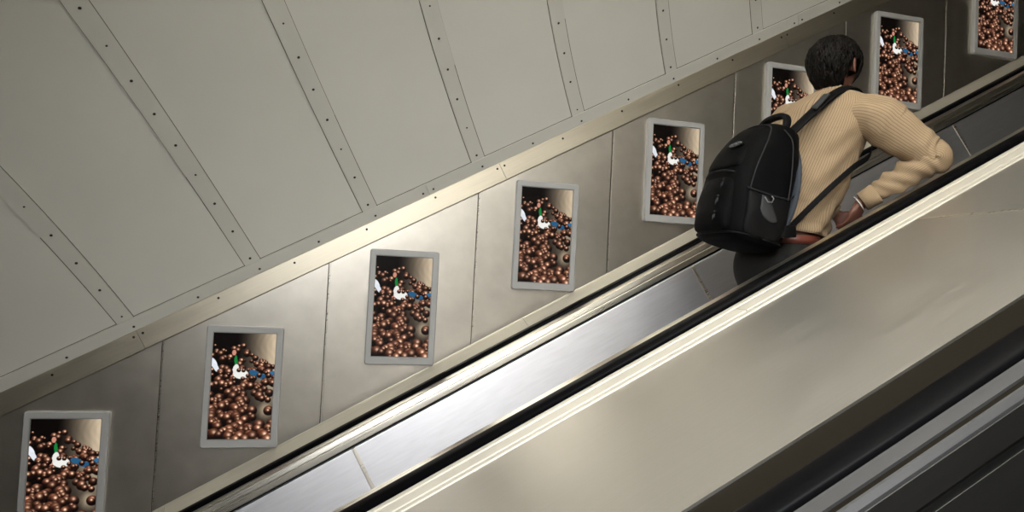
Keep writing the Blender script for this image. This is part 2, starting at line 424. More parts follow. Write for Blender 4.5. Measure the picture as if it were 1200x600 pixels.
# ------------------------------------------------------------------ escalator steps
def make_step():
    r = root('escalator_step', '', 'step', (1.80, 2.8825, .0), slope=False)
    return r
RUN = .4; RISE = RUN*math.tan(TH)
NL = (-.69 - .90*cs)/cs + 1.6
def nose_z(x): return tn29*x + NL
x0 = 1.80; z0 = nose_z(x0)
def step_mesh(parent):
    ox, oy, oz = x0, 2.8825, z0
    parent.location = (ox, oy, oz); parent['_org'] = [ox, oy, oz]
    m = MB(); yw = .36; n = 36
    prof = []
    for i in range(n):           # grooved tread
        y = oy-yw + 2*yw*i/n
        prof += [(y, oz), (y+.011, oz), (y+.0115, oz-.009), (y+.0195, oz-.009)]
    prof += [(oy+yw, oz), (oy+yw, oz-.03), (oy-yw, oz-.03)]
    v = [(ox, a, b) for a, b in prof] + [(ox+RUN-.006, a, b) for a, b in prof]; k = len(prof)
    m.add(v, [(i, (i+1) % k, k+(i+1) % k, k+i) for i in range(k)] + [tuple(range(k))[::-1], tuple(range(k, 2*k))])
    m.build('tread', MAT['step'], parent)
    m = MB()
    pr = [(ox, oz-.031)] + [(ox + .03*math.sin(math.pi*.5*i/8), oz-.031-(RISE-.04)*i/8) for i in range(1, 9)] + [(ox+.05, oz-.031-(RISE-.04)), (ox+.03, oz-.031)]
    k = len(pr); v = [(a, oy-yw, b) for a, b in pr] + [(a, oy+yw, b) for a, b in pr]
    m.add(v, [(i, (i+1) % k, k+(i+1) % k, k+i) for i in range(k)] + [tuple(range(k))[::-1], tuple(range(k, 2*k))])
    m.build('riser', MAT['step'], parent)
st = make_step(); step_mesh(st)
st['label'] = 'grooved metal escalator step under the shoes of the man'; st['group'] = 'escalator steps'
def dup(src, loc):
    c = src.copy(); C.objects.link(c); c.location = loc
    for ch in list(src.children):
        d = ch.copy(); C.objects.link(d); d.parent = c
        for g in ch.children:
            e = g.copy(); C.objects.link(e); e.parent = d
    return c
for k in list(range(-5, 0)) + list(range(1, 5)):
    c = dup(st, (x0+RUN*k, 2.8825, z0+RISE*k))
    c['label'] = {-1: 'grooved metal escalator step directly below the one the man stands on', 1: 'grooved metal escalator step directly above the one the man stands on'}.get(
        k, 'grooved metal escalator step lower down the flight behind the man' if k < 0 else 'grooved metal escalator step higher up the flight ahead of the man')

# ------------------------------------------------------------------ ceiling lamps
for i, ((s, y, n), ls, ly, w, col, tilt, spread) in enumerate(LAMPS + UPLIGHTS):
    up = i >= len(LAMPS)
    if up: r = root('uplighter', 'box uplighter on the side deck behind the camera', 'light', (s, y, n))
    else: r = root('ceiling_light', ['long white ceiling light on the near side of the tunnel', 'warm ceiling light over the upper part of the escalators'][i], 'light', (s, y, n))
    r.rotation_euler = (Matrix.Rotation(-TH, 3, 'Y') @ Matrix.Rotation(math.radians(tilt), 3, 'X')).to_euler()
    MB().box(s-ls/2-.03, s+ls/2+.03, y-ly/2-.02, y+ly/2+.02, n+.02, n+.09).build('housing', MAT['lampframe'], r, bevel=.006)
    MB().box(s-.02, s+.02, y-.02, y+.02, n+.09, n+(.24 if up else .20)).build('bracket', MAT['lampframe'], r)
    m, nt, b = new_mat('lamp diffuser'); b.inputs['Emission Color'].default_value = (*col, 1); b.inputs['Emission Strength'].default_value = 2
    MB().box(s-ls/2, s+ls/2, y-ly/2, y+ly/2, n+.002, n+.022).build('diffuser', m, r, bevel=.004)
    ld = bpy.data.lights.new('tube', 'AREA'); ld.shape = 'RECTANGLE'; ld.size = ls; ld.size_y = ly; ld.energy = w; ld.color = col
    ld.spread = math.radians(spread)
    lo = bpy.data.objects.new('tube', ld); C.objects.link(lo); lo.parent = r; lo.location = (0, 0, 0)

# ------------------------------------------------------------------ advertising screens
def picture(W=112, H=200):
    rs = np.random.RandomState(11)
    yy, xx = np.mgrid[0:H, 0:W]; u = (xx+.5)/W; v = (yy+.5)/H
    img = np.zeros((H, W, 3))
    lit = np.clip((u-.38)*1.75, 0, 1)*np.clip(1.25-abs(v-.16)*1.3, 0, 1)
    lit = np.maximum(lit, np.clip(1-np.hypot((u-.9)/.25, (v-.72)/.16), 0, 1)*1.0)
    tex = .95+.04*np.sin(u*60+np.sin(v*17)*3)*np.sin(v*25+u*9)
    bgc = np.array([205, 188, 160.])
    img = lit[..., None]**1.1*bgc*tex[..., None] + np.array([6, 3, 2.])
    def blob(cx, cy, rx, ry, ang, col):
        ca, sa = math.cos(ang), math.sin(ang); ar = H/W
        dx, dy = (u-cx), (v-cy)*ar
        a = (dx*ca+dy*sa)/rx; b = (-dx*sa+dy*ca)/ry
        k = np.clip((1-np.hypot(a, b))*8, 0, 1)[..., None]
        img[:] = img*(1-k)+np.array(col)*k
    def sphere(cx, cy, r, tone):
        ar = H/W; dx = (u-cx)/r; dy = (v-cy)*ar/r; d = np.hypot(dx, dy)
        m = d < 1
        if not m.any(): return
        z = np.sqrt(np.clip(1-d*d, 0, 1))
        L = np.clip((-.15*dx - .62*dy + .70*z), 0, 1)
        col = np.array([16, 6, 4.])+np.array([118, 72, 50.])*(L**3.0)[..., None]*tone
        h = np.exp(-(((dx-.05)**2+(dy+.38)**2)/.07))
        col = col + h[..., None]*np.array([150, 150, 138.])*tone
        h2 = np.clip((d-.82)/.18, 0, 1)*np.clip(dx*.7+.3, 0, 1)
        col = col + (h2*.5)[..., None]*np.array([120, 80, 55.])*.5
        k = np.clip((1-d)*r*W*1.0, 0, 1)[..., None]*m[..., None]
        img[:] = img*(1-k)+np.clip(col, 0, 255)*k
    # everything is listed back to front
    items = []
    for i in range(330):
        cy = rs.uniform(.07, 1.02); cx = rs.uniform(-.02, 1.02)
        if cy < .10 + .22*max(0, cx-.45)/.55: continue
        if cx > .80 and .62 < cy < .84 and rs.rand() < .85: continue
        if cx > .70 and cy < .24: continue
        if cy < .16 and rs.rand() < .4: continue
        items.append((cy, cx, (.040+.060*cy)*rs.uniform(.5, 1.2)))
    items.sort()
    done = False
    for cy, cx, r in items:
        if not done and cy > .37:
            done = True
            blob(.03, .29, .05, .11, -.45, (235, 238, 245)); blob(.07, .33, .04, .09, -.5, (225, 230, 238))
            blob(.34, .185, .035, .05, 0, (205, 140, 120))
            blob(.375, .26, .026, .10, -.05, (20, 125, 55))
            blob(.46, .385, .14, .09, .15, (238, 238, 232)); blob(.38, .34, .05, .09, .2, (235, 232, 228))
            blob(.29, .365, .04, .035, 0, (60, 120, 150)); blob(.32, .395, .03, .03, 0, (215, 150, 130))
            blob(.24, .42, .055, .022, -.4, (40, 145, 70))
            blob(.68, .375, .10, .05, .35, (38, 90, 128)); blob(.80, .405, .10, .045, .1, (34, 84, 124)); blob(.97, .375, .05, .045, 0, (50, 108, 150))
        if done and cy < .425 and .30 < cx < .62: continue
        if done and cy < .425 and .62 < cx < .90 and rs.rand() < .6: continue
        if .17 < cy < .36 and .32 < cx < .43: continue
        if .24 < cy < .34 and cx < .10: continue
        sphere(cx, cy, r, rs.uniform(.75, 1.25))
    for cx, cy, r in ((.43, .350, .040), (.505, .352, .038), (.575, .40, .036),  (.76, .395, .046), (.64, .425, .045), (.36, .432, .04), (.50, .43, .04), (.87, .37, .036), (.58, .345, .03), (.27, .39, .028)):
        sphere(cx, cy, r, 1.0)
    return np.clip(img, 0, 255)/255

SWI, SHI = .290, .5156
X0 = (.25907494-3*.23481315*cs)*D; Z0 = (.13932692-3*.23481315*sn)*D + 1.6; SP = .862
def screen_proto():
    x, z = X0, Z0
    r = root('advertising_screen', '', 'screen', (x+SWI/2, D-.028, z-SHI/2), slope=False)
    r.location = (x+SWI/2, D-.028, z-SHI/2)
    yb, yf = D, D-.026
    def rr(x0, x1, z0, z1, rad, y, k=5):
        p = []
        for cx, cz, a0 in ((x1-rad, z1-rad, 0), (x0+rad, z1-rad, 90), (x0+rad, z0+rad, 180), (x1-rad, z0+rad, 270)):
            for i in range(k+1):
                a = math.radians(a0+90*i/k); p.append(Vector((cx+rad*math.cos(a), y, cz+rad*math.sin(a))))
        return p
    ox0, ox1, oz0, oz1 = x-.031, x+SWI+.034, z-SHI-.042, z+.034
    ix0, ix1, iz0, iz1 = x-.004, x+SWI+.004, z-SHI-.004, z+.004
    # frame: ring with rounded outer corners, bevelled inward
    out_b, out_f0, out_f = rr(ox0, ox1, oz0, oz1, .012, yb), rr(ox0, ox1, oz0, oz1, .012, yf+.004), rr(ox0+.004, ox1-.004, oz0+.004, oz1-.004, .009, yf)
    in_f, in_b = rr(ix0, ix1, iz0, iz1, .002, yf), rr(ix0, ix1, iz0, iz1, .002, yf+.012)
    n = len(out_b); rings = [out_b, out_f0, out_f, in_f, in_b, out_b]
    m = MB(); m.loft(rings, cap=False); m.smooth = [False]*len(m.f)
    m.build('frame', MAT['frame'], r)
    m = MB(); m.loft([rr(ix0, ix1, iz0, iz1, .002, yf+.0125), rr(ix0, ix1, iz0, iz1, .002, yf+.004), rr(ix0+.004, ix1-.004, iz0+.004, iz1-.004, .001, yf+.004), rr(ix0+.004, ix1-.004, iz0+.004, iz1-.004, .001, yf+.0125)], cap=False)
    m.smooth = [False]*len(m.f); m.build('screen_rim', MAT['frame_in'], r)
    # the lit panel, a flat picture (colour per face corner)
    Wp, Hp = 112, 200; img = picture(Wp, Hp)
    v = []; f = []
    for j in range(Hp+1):
        for i in range(Wp+1): v.append((x+SWI*i/Wp, yf+.006, z-SHI*j/Hp))
    for j in range(Hp):
        for i in range(Wp): a = j*(Wp+1)+i; f.append((a, a+1, a+Wp+2, a+Wp+1))
    og = Vector(r['_org'])
    me = bpy.data.meshes.new('screen_picture'); me.from_pydata([tuple(Vector(p)-og) for p in v], [], f)
    at = me.color_attributes.new('picture', 'FLOAT_COLOR', 'CORNER')
    lin = np.where(img <= .04045, img/12.92, ((img+.055)/1.055)**2.4).reshape(-1, 3)
    arr = np.ones((len(lin), 4, 4)); arr[:, :, :3] = lin[:, None, :]
    at.data.foreach_set('color', arr.ravel().astype(np.float32))
    m, nt, b = new_mat('lit screen'); b.inputs['Roughness'].default_value = .25
    b.inputs['Base Color'].default_value = (.004, .004, .004, 1); b.inputs['Specular IOR Level'].default_value = .12
    an = nt.nodes.new('ShaderNodeAttribute'); an.attribute_name = 'picture'
    nt.links.new(an.outputs['Color'], b.inputs['Emission Color']); b.inputs['Emission Strength'].default_value = .72
    me.materials.append(m)
    o = bpy.data.objects.new('screen_picture', me); C.objects.link(o); o.parent = r
    MB().box(ix0-.01, ix1+.01, yf+.0135, D-.001, iz0-.01, iz1+.01).build('casing', MAT['case'], r)
    return r
scr = screen_proto(); G = 'advertising screens in a row up the wall'
scr['group'] = G
base = scr.location.copy()
LBL = ['advertising screen at the lower left corner, first and lowest of the row',
       'second advertising screen from the left, on the wall panel just right of a dark joint',
       'third advertising screen from the left, on the brightest wall panel',
       'fourth advertising screen from the left, in the middle of the row',
       "fifth advertising screen from the left, partly behind the backpack's left side",
       "sixth advertising screen, mostly hidden behind the man's head and shoulder",
       "seventh advertising screen, just right of the man's head",
       'eighth advertising screen at the upper right corner, highest of the row']
for k in range(8):
    loc = base + Vector((SP*cs*k, 0, SP*sn*k))
    c = scr if k == 0 else dup(scr, loc)
    c['label'] = LBL[k]
#PERSON
# ------------------------------------------------------------------ the man
MAT['skin'] = plain('skin', (.15, .060, .040, 1), .5, 0, .05, 300)
MAT['skin'].node_tree.nodes['Principled BSDF'].inputs['Subsurface Weight'].default_value = .08
MAT['skin'].node_tree.nodes['Principled BSDF'].inputs['Subsurface Scale'].default_value = .01
MAT['hair'] = plain('dark brown hair', (.0035, .0024, .0018, 1), .5, 0, .3, 400, spec=.12)
MAT['trousers'] = plain('dark trousers', (.008, .0072, .0055, 1), .85, 0, .2, 500)
MAT['belt'] = plain('reddish brown leather', (.13, .035, .022, 1), .42)
MAT['shoe'] = plain('black leather', (.012, .011, .010, 1), .35)
MAT['metal_small'] = plain('dull buckle', (.25, .26, .28, 1), .35, .9)
MAT['nylon'] = plain('black nylon', (.0016, .0016, .0020, 1), .6, 0, .5, 900, spec=.07)
MAT['nylon2'] = plain('black webbing', (.0028, .0028, .0034, 1), .55, 0, .4, 700, spec=.12)
MAT['zip'] = plain('zip tape', (.008, .008, .010, 1), .5, spec=.3)
MAT['mesh'] = plain('grey mesh pocket', (.016, .017, .020, 1), .6, 0, .6, 500)
MAT['pad'] = plain('blue grey back padding', (.030, .038, .052, 1), .8, 0, .5, 500)
MAT['band'] = plain('pale wristband', (.55, .52, .48, 1), .5)

def shirt_mat():
    m, nt, b = new_mat('striped shirt cotton')
    uv = nt.nodes.new('ShaderNodeUVMap'); sp = nt.nodes.new('ShaderNodeSeparateXYZ'); nt.links.new(uv.outputs[0], sp.inputs[0])
    fr = nt.nodes.new('ShaderNodeMath'); fr.operation = 'FRACT'; nt.links.new(sp.outputs[0], fr.inputs[0])
    rp = nt.nodes.new('ShaderNodeValToRGB'); cr = rp.color_ramp; cr.interpolation = 'LINEAR'
    base = (.30, .218, .137, 1); dk = (.160, .104, .062, 1); lt = (.335, .25, .16, 1)
    cr.elements[0].position = 0; cr.elements[0].color = base; cr.elements[1].position = 1; cr.elements[1].color = base
    for p, c in ((.40, base), (.43, dk), (.55, dk), (.58, base), (.80, lt)):
        e = cr.elements.new(p); e.color = c
    nt.links.new(fr.outputs[0], rp.inputs[0]); nt.links.new(rp.outputs[0], b.inputs['Base Color'])
    b.inputs['Roughness'].default_value = .85; b.inputs['Specular IOR Level'].default_value = .2
    b.inputs['Sheen Weight'].default_value = .0
    tc = nt.nodes.new('ShaderNodeTexCoord'); n = nt.nodes.new('ShaderNodeTexNoise'); n.inputs['Scale'].default_value = 9; n.inputs['Detail'].default_value = 3
    n.inputs['Distortion'].default_value = 1.2
    nt.links.new(tc.outputs['Object'], n.inputs['Vector'])
    bp = nt.nodes.new('ShaderNodeBump'); bp.inputs['Strength'].default_value = .55; bp.inputs['Distance'].default_value = .012
    nt.links.new(n.outputs['Fac'], bp.inputs['Height']); nt.links.new(bp.outputs['Normal'], b.inputs['Normal'])
    return m
MAT['shirt'] = shirt_mat()

def catmull(keys, n):
    """keys: list of tuples of equal length, interpolated smoothly to n samples per span"""
    A = np.array(keys, float); out = []
    for i in range(len(A)-1):
        p0, p1, p2, p3 = A[max(i-1, 0)], A[i], A[i+1], A[min(i+2, len(A)-1)]
        for k in range(n):
            t = k/n
            out.append(.5*((2*p1)+(-p0+p2)*t+(2*p0-5*p1+4*p2-p3)*t*t+(-p0+3*p1-3*p2+p3)*t**3))
    out.append(A[-1]); return np.array(out)

def sring(c, u, v, ru, rv, ex=2.0, m=40, wr=None, ti=0):
    c, u, v = Vector(c), Vector(u), Vector(v); r = []
    for k in range(m):
        t = 2*math.pi*k/m; a, b = math.cos(t), math.sin(t)
        a = math.copysign(abs(a)**(2/ex), a); b = math.copysign(abs(b)**(2/ex), b)
        d = u*(a*ru) + v*(b*rv); p = c + d
        if wr: p = p + d.normalized()*wr(p, ti, t)
        r.append(p)
    return r

GF = Vector((.93, .37, 0)).normalized(); GR = Vector((.37, -.93, 0)).normalized(); UP = Vector((0, 0, 1))
FOOT = (1.97, 2.74, z0)
man = root('person', 'dark-haired man in striped beige shirt seen from behind, leaning his elbow on the handrail', 'person', FOOT, slope=False)
H = Vector((2.086, 2.632, 2.612))
SHR = Vector((2.125, 2.455, 2.385)); ELR = Vector((2.315, 2.318, 2.178)); WRR = Vector((2.125, 2.478, 2.005))
SHL = Vector((1.985, 2.81, 2.415)); ELL = Vector((2.07, 2.88, 2.11)); WRL = Vector((2.24, 2.80, 1.99))
HIR = Vector((1.905, 2.625, 1.70)); KNR = Vector((1.995, 2.645, 1.33)); ANR = Vector((1.93, 2.655, 1.00))
HIL = Vector((1.865, 2.765, 1.70)); KNL = Vector((1.965, 2.80, 1.33)); ANL = Vector((1.90, 2.815, 1.00))
# torso axis: x, y, z, lateral radius, depth radius, exponent
TORSO = [(1.905, 2.695, 1.855, .178, .158, 2.3), (1.922, 2.692, 1.93, .175, .156, 2.3), (1.940, 2.682, 2.00, .176, .152, 2.3), (1.972, 2.666, 2.11, .185, .152, 2.3),
         (2.003, 2.652, 2.22, .196, .148, 2.3), (2.030, 2.640, 2.32, .205, .140, 2.5), (2.045, 2.632, 2.39, .206, .122, 2.5),
         (2.055, 2.630, 2.435, .190, .104, 2.3), (2.062, 2.630, 2.462, .150, .086, 2.2), (2.070, 2.630, 2.482, .078, .068, 2.0)]
def torso_rings(scale, n, m, wr=None, keys=TORSO):
    out = []
    K = catmull(keys, n)
    for i, (x, y, z, ru, rv, ex) in enumerate(K):
        up = (Vector(K[min(i+1, len(K)-1)][:3]) - Vector(K[max(i-1, 0)][:3])).normalized()
        v = (GF - up*GF.dot(up)*.6).normalized()
        out.append(sring((x, y, z), GR, v, ru*scale, rv*scale, ex, m, wr, i/(len(K)-1)))
    return out

def seg_tube(mb, keys, n=6, m=20):
    """keys: (x,y,z,r)"""
    K = catmull(keys, n); mb.tube([k[:3] for k in K], [float(k[3]) for k in K], m)
    mb.ball(K[0][:3], K[0][3]); mb.ball(K[-1][:3], K[-1][3])

def hand(mb, w, d, nrm, side, curl):
    """w wrist, d direction of the palm, nrm back-of-hand normal, side: +1 thumb towards d x nrm"""
    w, d, nrm = Vector(w), Vector(d).normalized(), Vector(nrm); nrm = (nrm - d*nrm.dot(d)).normalized(); s = d.cross(nrm)*side
    # palm as a flattened loft
    rr = []
    for t, hw, ht in ((0, .026, .021), (.02, .031, .019), (.045, .040, .017), (.07, .042, .015), (.088, .038, .012)):
        rr.append(sring(w + d*t, s, nrm, hw, ht, 2.4, 16))
    mb.loft(rr); mb.ball(w, .025)
    for k, (off, L, r) in enumerate(((.031, .068, .0085), (.011, .077, .009), (-.010, .071, .0085), (-.030, .056, .0075))):
        p = w + d*.082 + s*off; dd = (d + s*off*2).normalized(); pts = [(*p, r*1.12)]; a = 0
        for frac, c in ((.45, curl*.8), (.30, curl*1.1), (.25, curl*.8)):
            a += c; q = (dd*math.cos(a) - nrm*math.sin(a))
            p = p + q*L*frac; pts.append((*p, r*(1-.08*len(pts))))
        mb.tube([q[:3] for q in pts], [q[3] for q in pts], 10); [mb.ball(q[:3], q[3], nu=10, nv=8) for q in pts]
    p = w + d*.022 + s*.024; pts = [(*p, .013)]
    for L, q in ((.034, (d*.6+s*.75-nrm*.25)), (.028, (d*.85+s*.35-nrm*.4)), (.022, (d*.95+s*.05-nrm*.45))):
        p = p + q.normalized()*L; pts.append((*p, .0105-.001*len(pts)))
    mb.tube([q[:3] for q in pts], [q[3] for q in pts], 10); [mb.ball(q[:3], q[3], nu=10, nv=8) for q in pts]

# body: one continuous surface
mb = MB()
RH = Matrix((GF, -GR, UP)).transposed()          # head axes: x forward, y left, z up
def hp(x, y, z): return H + RH @ Vector((x, y, z))
mb.ball(hp(-.008, 0, .015), (.094, .074, .092), RH)                 # skull
mb.ball(hp(.035, 0, -.045), (.062, .058, .068), RH)                 # face and jaw
mb.ball(hp(.068, 0, -.088), (.026, .026, .020), RH)                 # chin
mb.tube([hp(.092, 0, .010), hp(.108, 0, -.022), hp(.104, 0, -.036)], [.008, .013, .010], 12); mb.ball(hp(.108, 0, -.028), .013)   # nose
mb.ball(hp(.082, 0, .022), (.018, .050, .010), RH)                  # brow
mb.ball(hp(.090, 0, -.058), (.012, .024, .006), RH); mb.ball(hp(.087, 0, -.068), (.011, .020, .006), RH)   # lips
for sg in (-1, 1):
    mb.ball(hp(.082, sg*.030, .004), (.010, .014, .009), RH)        # eyelids
    mb.ball(hp(.060, sg*.045, -.030), (.025, .020, .022), RH)       # cheek
    ear = []
    for k in range(9):                                              # ear rim
        a = math.radians(-100+250*k/8); ear.append(hp(-.010-.018*math.cos(a)*.9, sg*(.090+.010*math.cos(a*.5)), -.012+.031*math.sin(a)))
    mb.tube(ear, .0065, 8); mb.ball(hp(-.006, sg*.082, -.012), (.016, .014, .026), RH)
mb.tube([Vector((2.055, 2.63, 2.44)), Vector((2.068, 2.631, 2.52)), hp(-.010, 0, -.03)], [.066, .060, .062], 24)
rr = torso_rings(.90, 3, 32); mb.loft(rr)
for a, b, sg in ((SHR, ELR, 1), (SHL, ELL, -1)): mb.ball(a - (GR if sg > 0 else -GR)*.03 - UP*.03, .055)
for S, E_, W_ in ((SHR, ELR, WRR), (SHL, ELL, WRL)):
    seg_tube(mb, [(*S, .055), (*(S.lerp(E_, .45)), .048), (*E_, .039)]); seg_tube(mb, [(*E_, .040), (*(E_.lerp(W_, .3)), .040), (*(E_.lerp(W_, .75)), .030), (*W_, .025)])
pel = [(1.872, 2.69, 1.63, .150, .115, 2.3), (1.868, 2.69, 1.70, .166, .128, 2.4), (1.868, 2.69, 1.78, .162, .125, 2.3), (1.880, 2.685, 1.88, .150, .11, 2.2)]
mb.loft(torso_rings(.94, 4, 32, None, pel))
for h, k_, a in ((HIR, KNR, ANR), (HIL, KNL, ANL)):
    seg_tube(mb, [(*h, .080), (*h.lerp(k_, .5), .068), (*k_, .052)]); seg_tube(mb, [(*k_, .052), (*k_.lerp(a, .3), .052), (*k_.lerp(a, .8), .036), (*a, .033)])
    mb.tube([a + Vector((-.02, 0, -.045)), a + Vector((.06, 0, -.052)), a + Vector((.15, -.005, -.062))], [.030, .034, .022], 16); mb.ball(a+Vector((-.02, 0, -.04)), .033); mb.ball(a+Vector((.15, -.005, -.06)), .022)
fd = (WRR-ELR).normalized()
hand(mb, WRR + fd*.012, fd + Vector((.25, .25, -1.3)), GR*.8 + UP*.6, -1, .45)
fl = (WRL-ELL).normalized()
hand(mb, WRL + fl*.012, fl + Vector((.1, -.1, -.35)), -GR*.8 + UP*.6, 1, .5)
mb.build('body', MAT['skin'], man, remesh=.0055, smooth_it=2)

# shirt: torso, sleeves, collar, yoke seam, in one garment
def wr_torso(p, ti, t):
    q = Vector((p.x*6, p.y*6, p.z*7)); a = mnoise.noise(q)*.016 + mnoise.noise(Vector((p.x*16+p.z*9, p.y*12, p.z*14)))*.007
    # drag folds running from the bag side down to the waist
    f = math.sin((p.z*1.0 - p.x*.9)*55 + 3*mnoise.noise(p*4))*.007*max(0, 1-ti*1.2)
    hemp = math.sin(p.z*95 + p.x*20 + 4*mnoise.noise(p*6))*.006*max(0, 1-ti*4.5)
    return a*min(1, (1-ti)*4) + f + hemp
mb = MB()
tr = torso_rings(1.0, 8, 96, wr_torso); mb.loft(tr, cap=False, uvs=(96, 1))
inner = [[c + (p-c)*.965 for p in tr[0] for c in [sum(tr[0], Vector())/len(tr[0])]]]
mb.loft([inner[0], tr[0]], cap=False, uvs=(96, 1))
def sleeve(S, E_, W_, n0):
    d0 = (E_-S).normalized(); a = S - d0*.045; d1 = (W_-E_).normalized()
    mid = S.lerp(E_, .5)
    corner = E_ + (d0-d1).normalized()*.012
    sdn = GR if S is SHR else -GR
    keys = [(*(S-sdn*.085+Vector((0,0,-.012))), .070), (*(S-sdn*.03+Vector((0,0,-.016))), .092), (*(S+sdn*.012+d0*.03+Vector((0,0,-.022))), .098), (*(S.lerp(E_, .33)+Vector((0,0,-.010))), .096), (*S.lerp(E_, .70), .082), (*(E_ - d0*.03), .071), (*corner, .064),
            (*(E_ + d1*.045), .062), (*E_.lerp(W_, .42), .058), (*E_.lerp(W_, .70), .049), (*(W_ - d1*.035), .043), (*(W_ + d1*.004), .040)]
    K = catmull(keys, 8); nn = d0.cross(d1).normalized(); R = []
    for i, k in enumerate(K):
        p = Vector(k[:3]); d = (Vector(K[min(i+1, len(K)-1)][:3]) - Vector(K[max(i-1, 0)][:3])).normalized()
        u = (nn - d*nn.dot(d)).normalized(); v = d.cross(u); ti = i/(len(K)-1)
        # folds gather in the crook of the elbow and along the forearm
        def wr(q, t_, ang, ti=ti, p=p, v=v):
            s = .010*mnoise.noise(Vector((q.x*13, q.y*13, q.z*13)))
            inn = max(0, -math.sin(ang)) if (d0-d1).dot(v) > 0 else max(0, math.sin(ang))
            fold = math.sin(ti*95 + 2*math.sin(ang)*2 + 2*mnoise.noise(q*9))
            amp = .010*math.exp(-((ti-.66)/.17)**2)*(.4+.6*inn) + .0015
            return s + fold*amp
        R.append(sring(p, u, v, k[3], k[3]*.95, 2.0, 56, wr, ti))
    mb.loft(R, cap=False, uvs=(n0, 1))
    # cuff
    c0 = Vector(K[-1][:3]); dd = (c0 - Vector(K[-6][:3])).normalized(); u = (nn - dd*nn.dot(dd)).normalized(); v = dd.cross(u)
    mb.loft([sring(c0 - dd*.062, u, v, .0445, .0425, 2, 56), sring(c0 - dd*.060, u, v, .0475, .0455, 2, 56), sring(c0 + dd*.002, u, v, .0435, .0415, 2, 56), sring(c0 + dd*.003, u, v, .040, .038, 2, 56)], cap=False, uvs=(n0, 1))
    return c0, dd, u, v
cuffR = sleeve(SHR, ELR, WRR, 46); cuffL = sleeve(SHL, ELL, WRL, 46)
o = mb.build('shirt', MAT['shirt'], man)
o.data['note'] = 0; del o.data['note']
s_ = o.modifiers.new('solid', 'SOLIDIFY'); s_.thickness = .002; s_.offset = -1
# collar band and fold
cc = Vector((2.070, 2.630, 2.482)); cd = (hp(-.01, 0, -.05) - cc).normalized(); cv = (GF - cd*GF.dot(cd)).normalized()
mb = MB(); mb.loft([sring(cc - cd*.012, GR, cv, .082, .075, 2, 48), sring(cc + cd*.022, GR, cv, .070, .066, 2, 48), sring(cc + cd*.030, GR, cv, .067, .063, 2, 48), sring(cc + cd*.024, GR, cv, .064, .060, 2, 48), sring(cc - cd*.01, GR, cv, .062, .058, 2, 48)], cap=False, uvs=(32, 1))
mb.build('collar', MAT['shirt'], man)
def band_path(mb, pts, nrms, w, th, n=6, uvs=(1, 1)):
    K = catmull([(*p, *q) for p, q in zip(pts, nrms)], n); R = []
    for i, k in enumerate(K):
        p = Vector(k[:3]); d = (Vector(K[min(i+1, len(K)-1)][:3]) - Vector(K[max(i-1, 0)][:3])).normalized()
        q = Vector(k[3:6]); q = (q - d*q.dot(d)).normalized(); s = d.cross(q)
        ww = w if not callable(w) else w(i/(len(K)-1)); tt = th if not callable(th) else th(i/(len(K)-1))
        R.append(sring(p, s, q, ww/2, tt/2, 4.5, 16))
    mb.loft(R, True, uvs); return mb
# trousers and belt
mb = MB()
mb.loft(torso_rings(1.04, 5, 40, None, [(1.872, 2.69, 1.60, .140, .115, 2.3), (1.866, 2.69, 1.66, .166, .134, 2.4), (1.862, 2.69, 1.73, .172, .140, 2.4), (1.868, 2.69, 1.80, .162, .128, 2.3), (1.876, 2.687, 1.852, .157, .121, 2.2)]))
for h, k_, a in ((HIR, KNR, ANR), (HIL, KNL, ANL)):
    seg_tube(mb, [(*(h+Vector((0, 0, -.02))), .094), (*h.lerp(k_, .35), .084), (*h.lerp(k_, .7), .074), (*k_, .066)]); seg_tube(mb, [(*k_, .066), (*k_.lerp(a, .4), .062), (*k_.lerp(a, .85), .056), (*(a+Vector((.004, 0, -.02))), .057)])
mb.build('trousers', MAT['trousers'], man, remesh=.009, smooth_it=3)
mb = MB(); mb.loft([sring((1.872, 2.688, 1.812), GR, GF, .166, .131, 2.3, 60), sring((1.872, 2.688, 1.813), GR, GF, .1695, .134, 2.3, 60), sring((1.877, 2.687, 1.849), GR, GF, .1665, .131, 2.3, 60), sring((1.877, 2.687, 1.850), GR, GF, .163, .128, 2.3, 60)])
mb.build('belt', MAT['belt'], man)
for a in (ANR, ANL):
    mb = MB(); f = Vector((1, 0, 0)); l = Vector((0, 1, 0)); R = []
    for t, hw, ht in ((-.062, .022, .030), (-.055, .033, .042), (-.02, .037, .052), (.03, .038, .050), (.08, .042, .036), (.13, .045, .027), (.17, .038, .022), (.195, .022, .015)):
        R.append(sring(Vector((a.x+t, a.y, z0+.016+ht)), l, UP, hw, ht, 2.6, 24))
    mb.loft(R)
    s = mb.build('shoe', MAT['shoe'], man)
    mb = MB(); R = []
    for t, hw in ((-.066, .020), (-.058, .034), (-.02, .037), (.03, .036), (.08, .043), (.13, .046), (.175, .038), (.20, .020)):
        R.append([Vector((a.x+t, a.y-hw, z0+.001)), Vector((a.x+t, a.y+hw, z0+.001)), Vector((a.x+t, a.y+hw, z0+.020)), Vector((a.x+t, a.y-hw, z0+.020))])
    mb.loft(R); mb.smooth = [False]*len(mb.f)
    mb.v = [p - Vector(man['_org']) + Vector((0, 0, 0)) for p in mb.v]
    q = mb.build('sole', MAT['nylon'], None, slope=False); q.location = (0, 0, 0); q.rotation_euler = (0, 0, 0); q.parent = s
# wristband
c0, dd, u, v = cuffR
mb = MB(); mb.tube([c0 + dd*.016 + (u*math.cos(t)*.036 + v*math.sin(t)*.034) for t in (2*math.pi*k/32 for k in range(33))], .0028, 8); mb.build('wristband', MAT['band'], man)

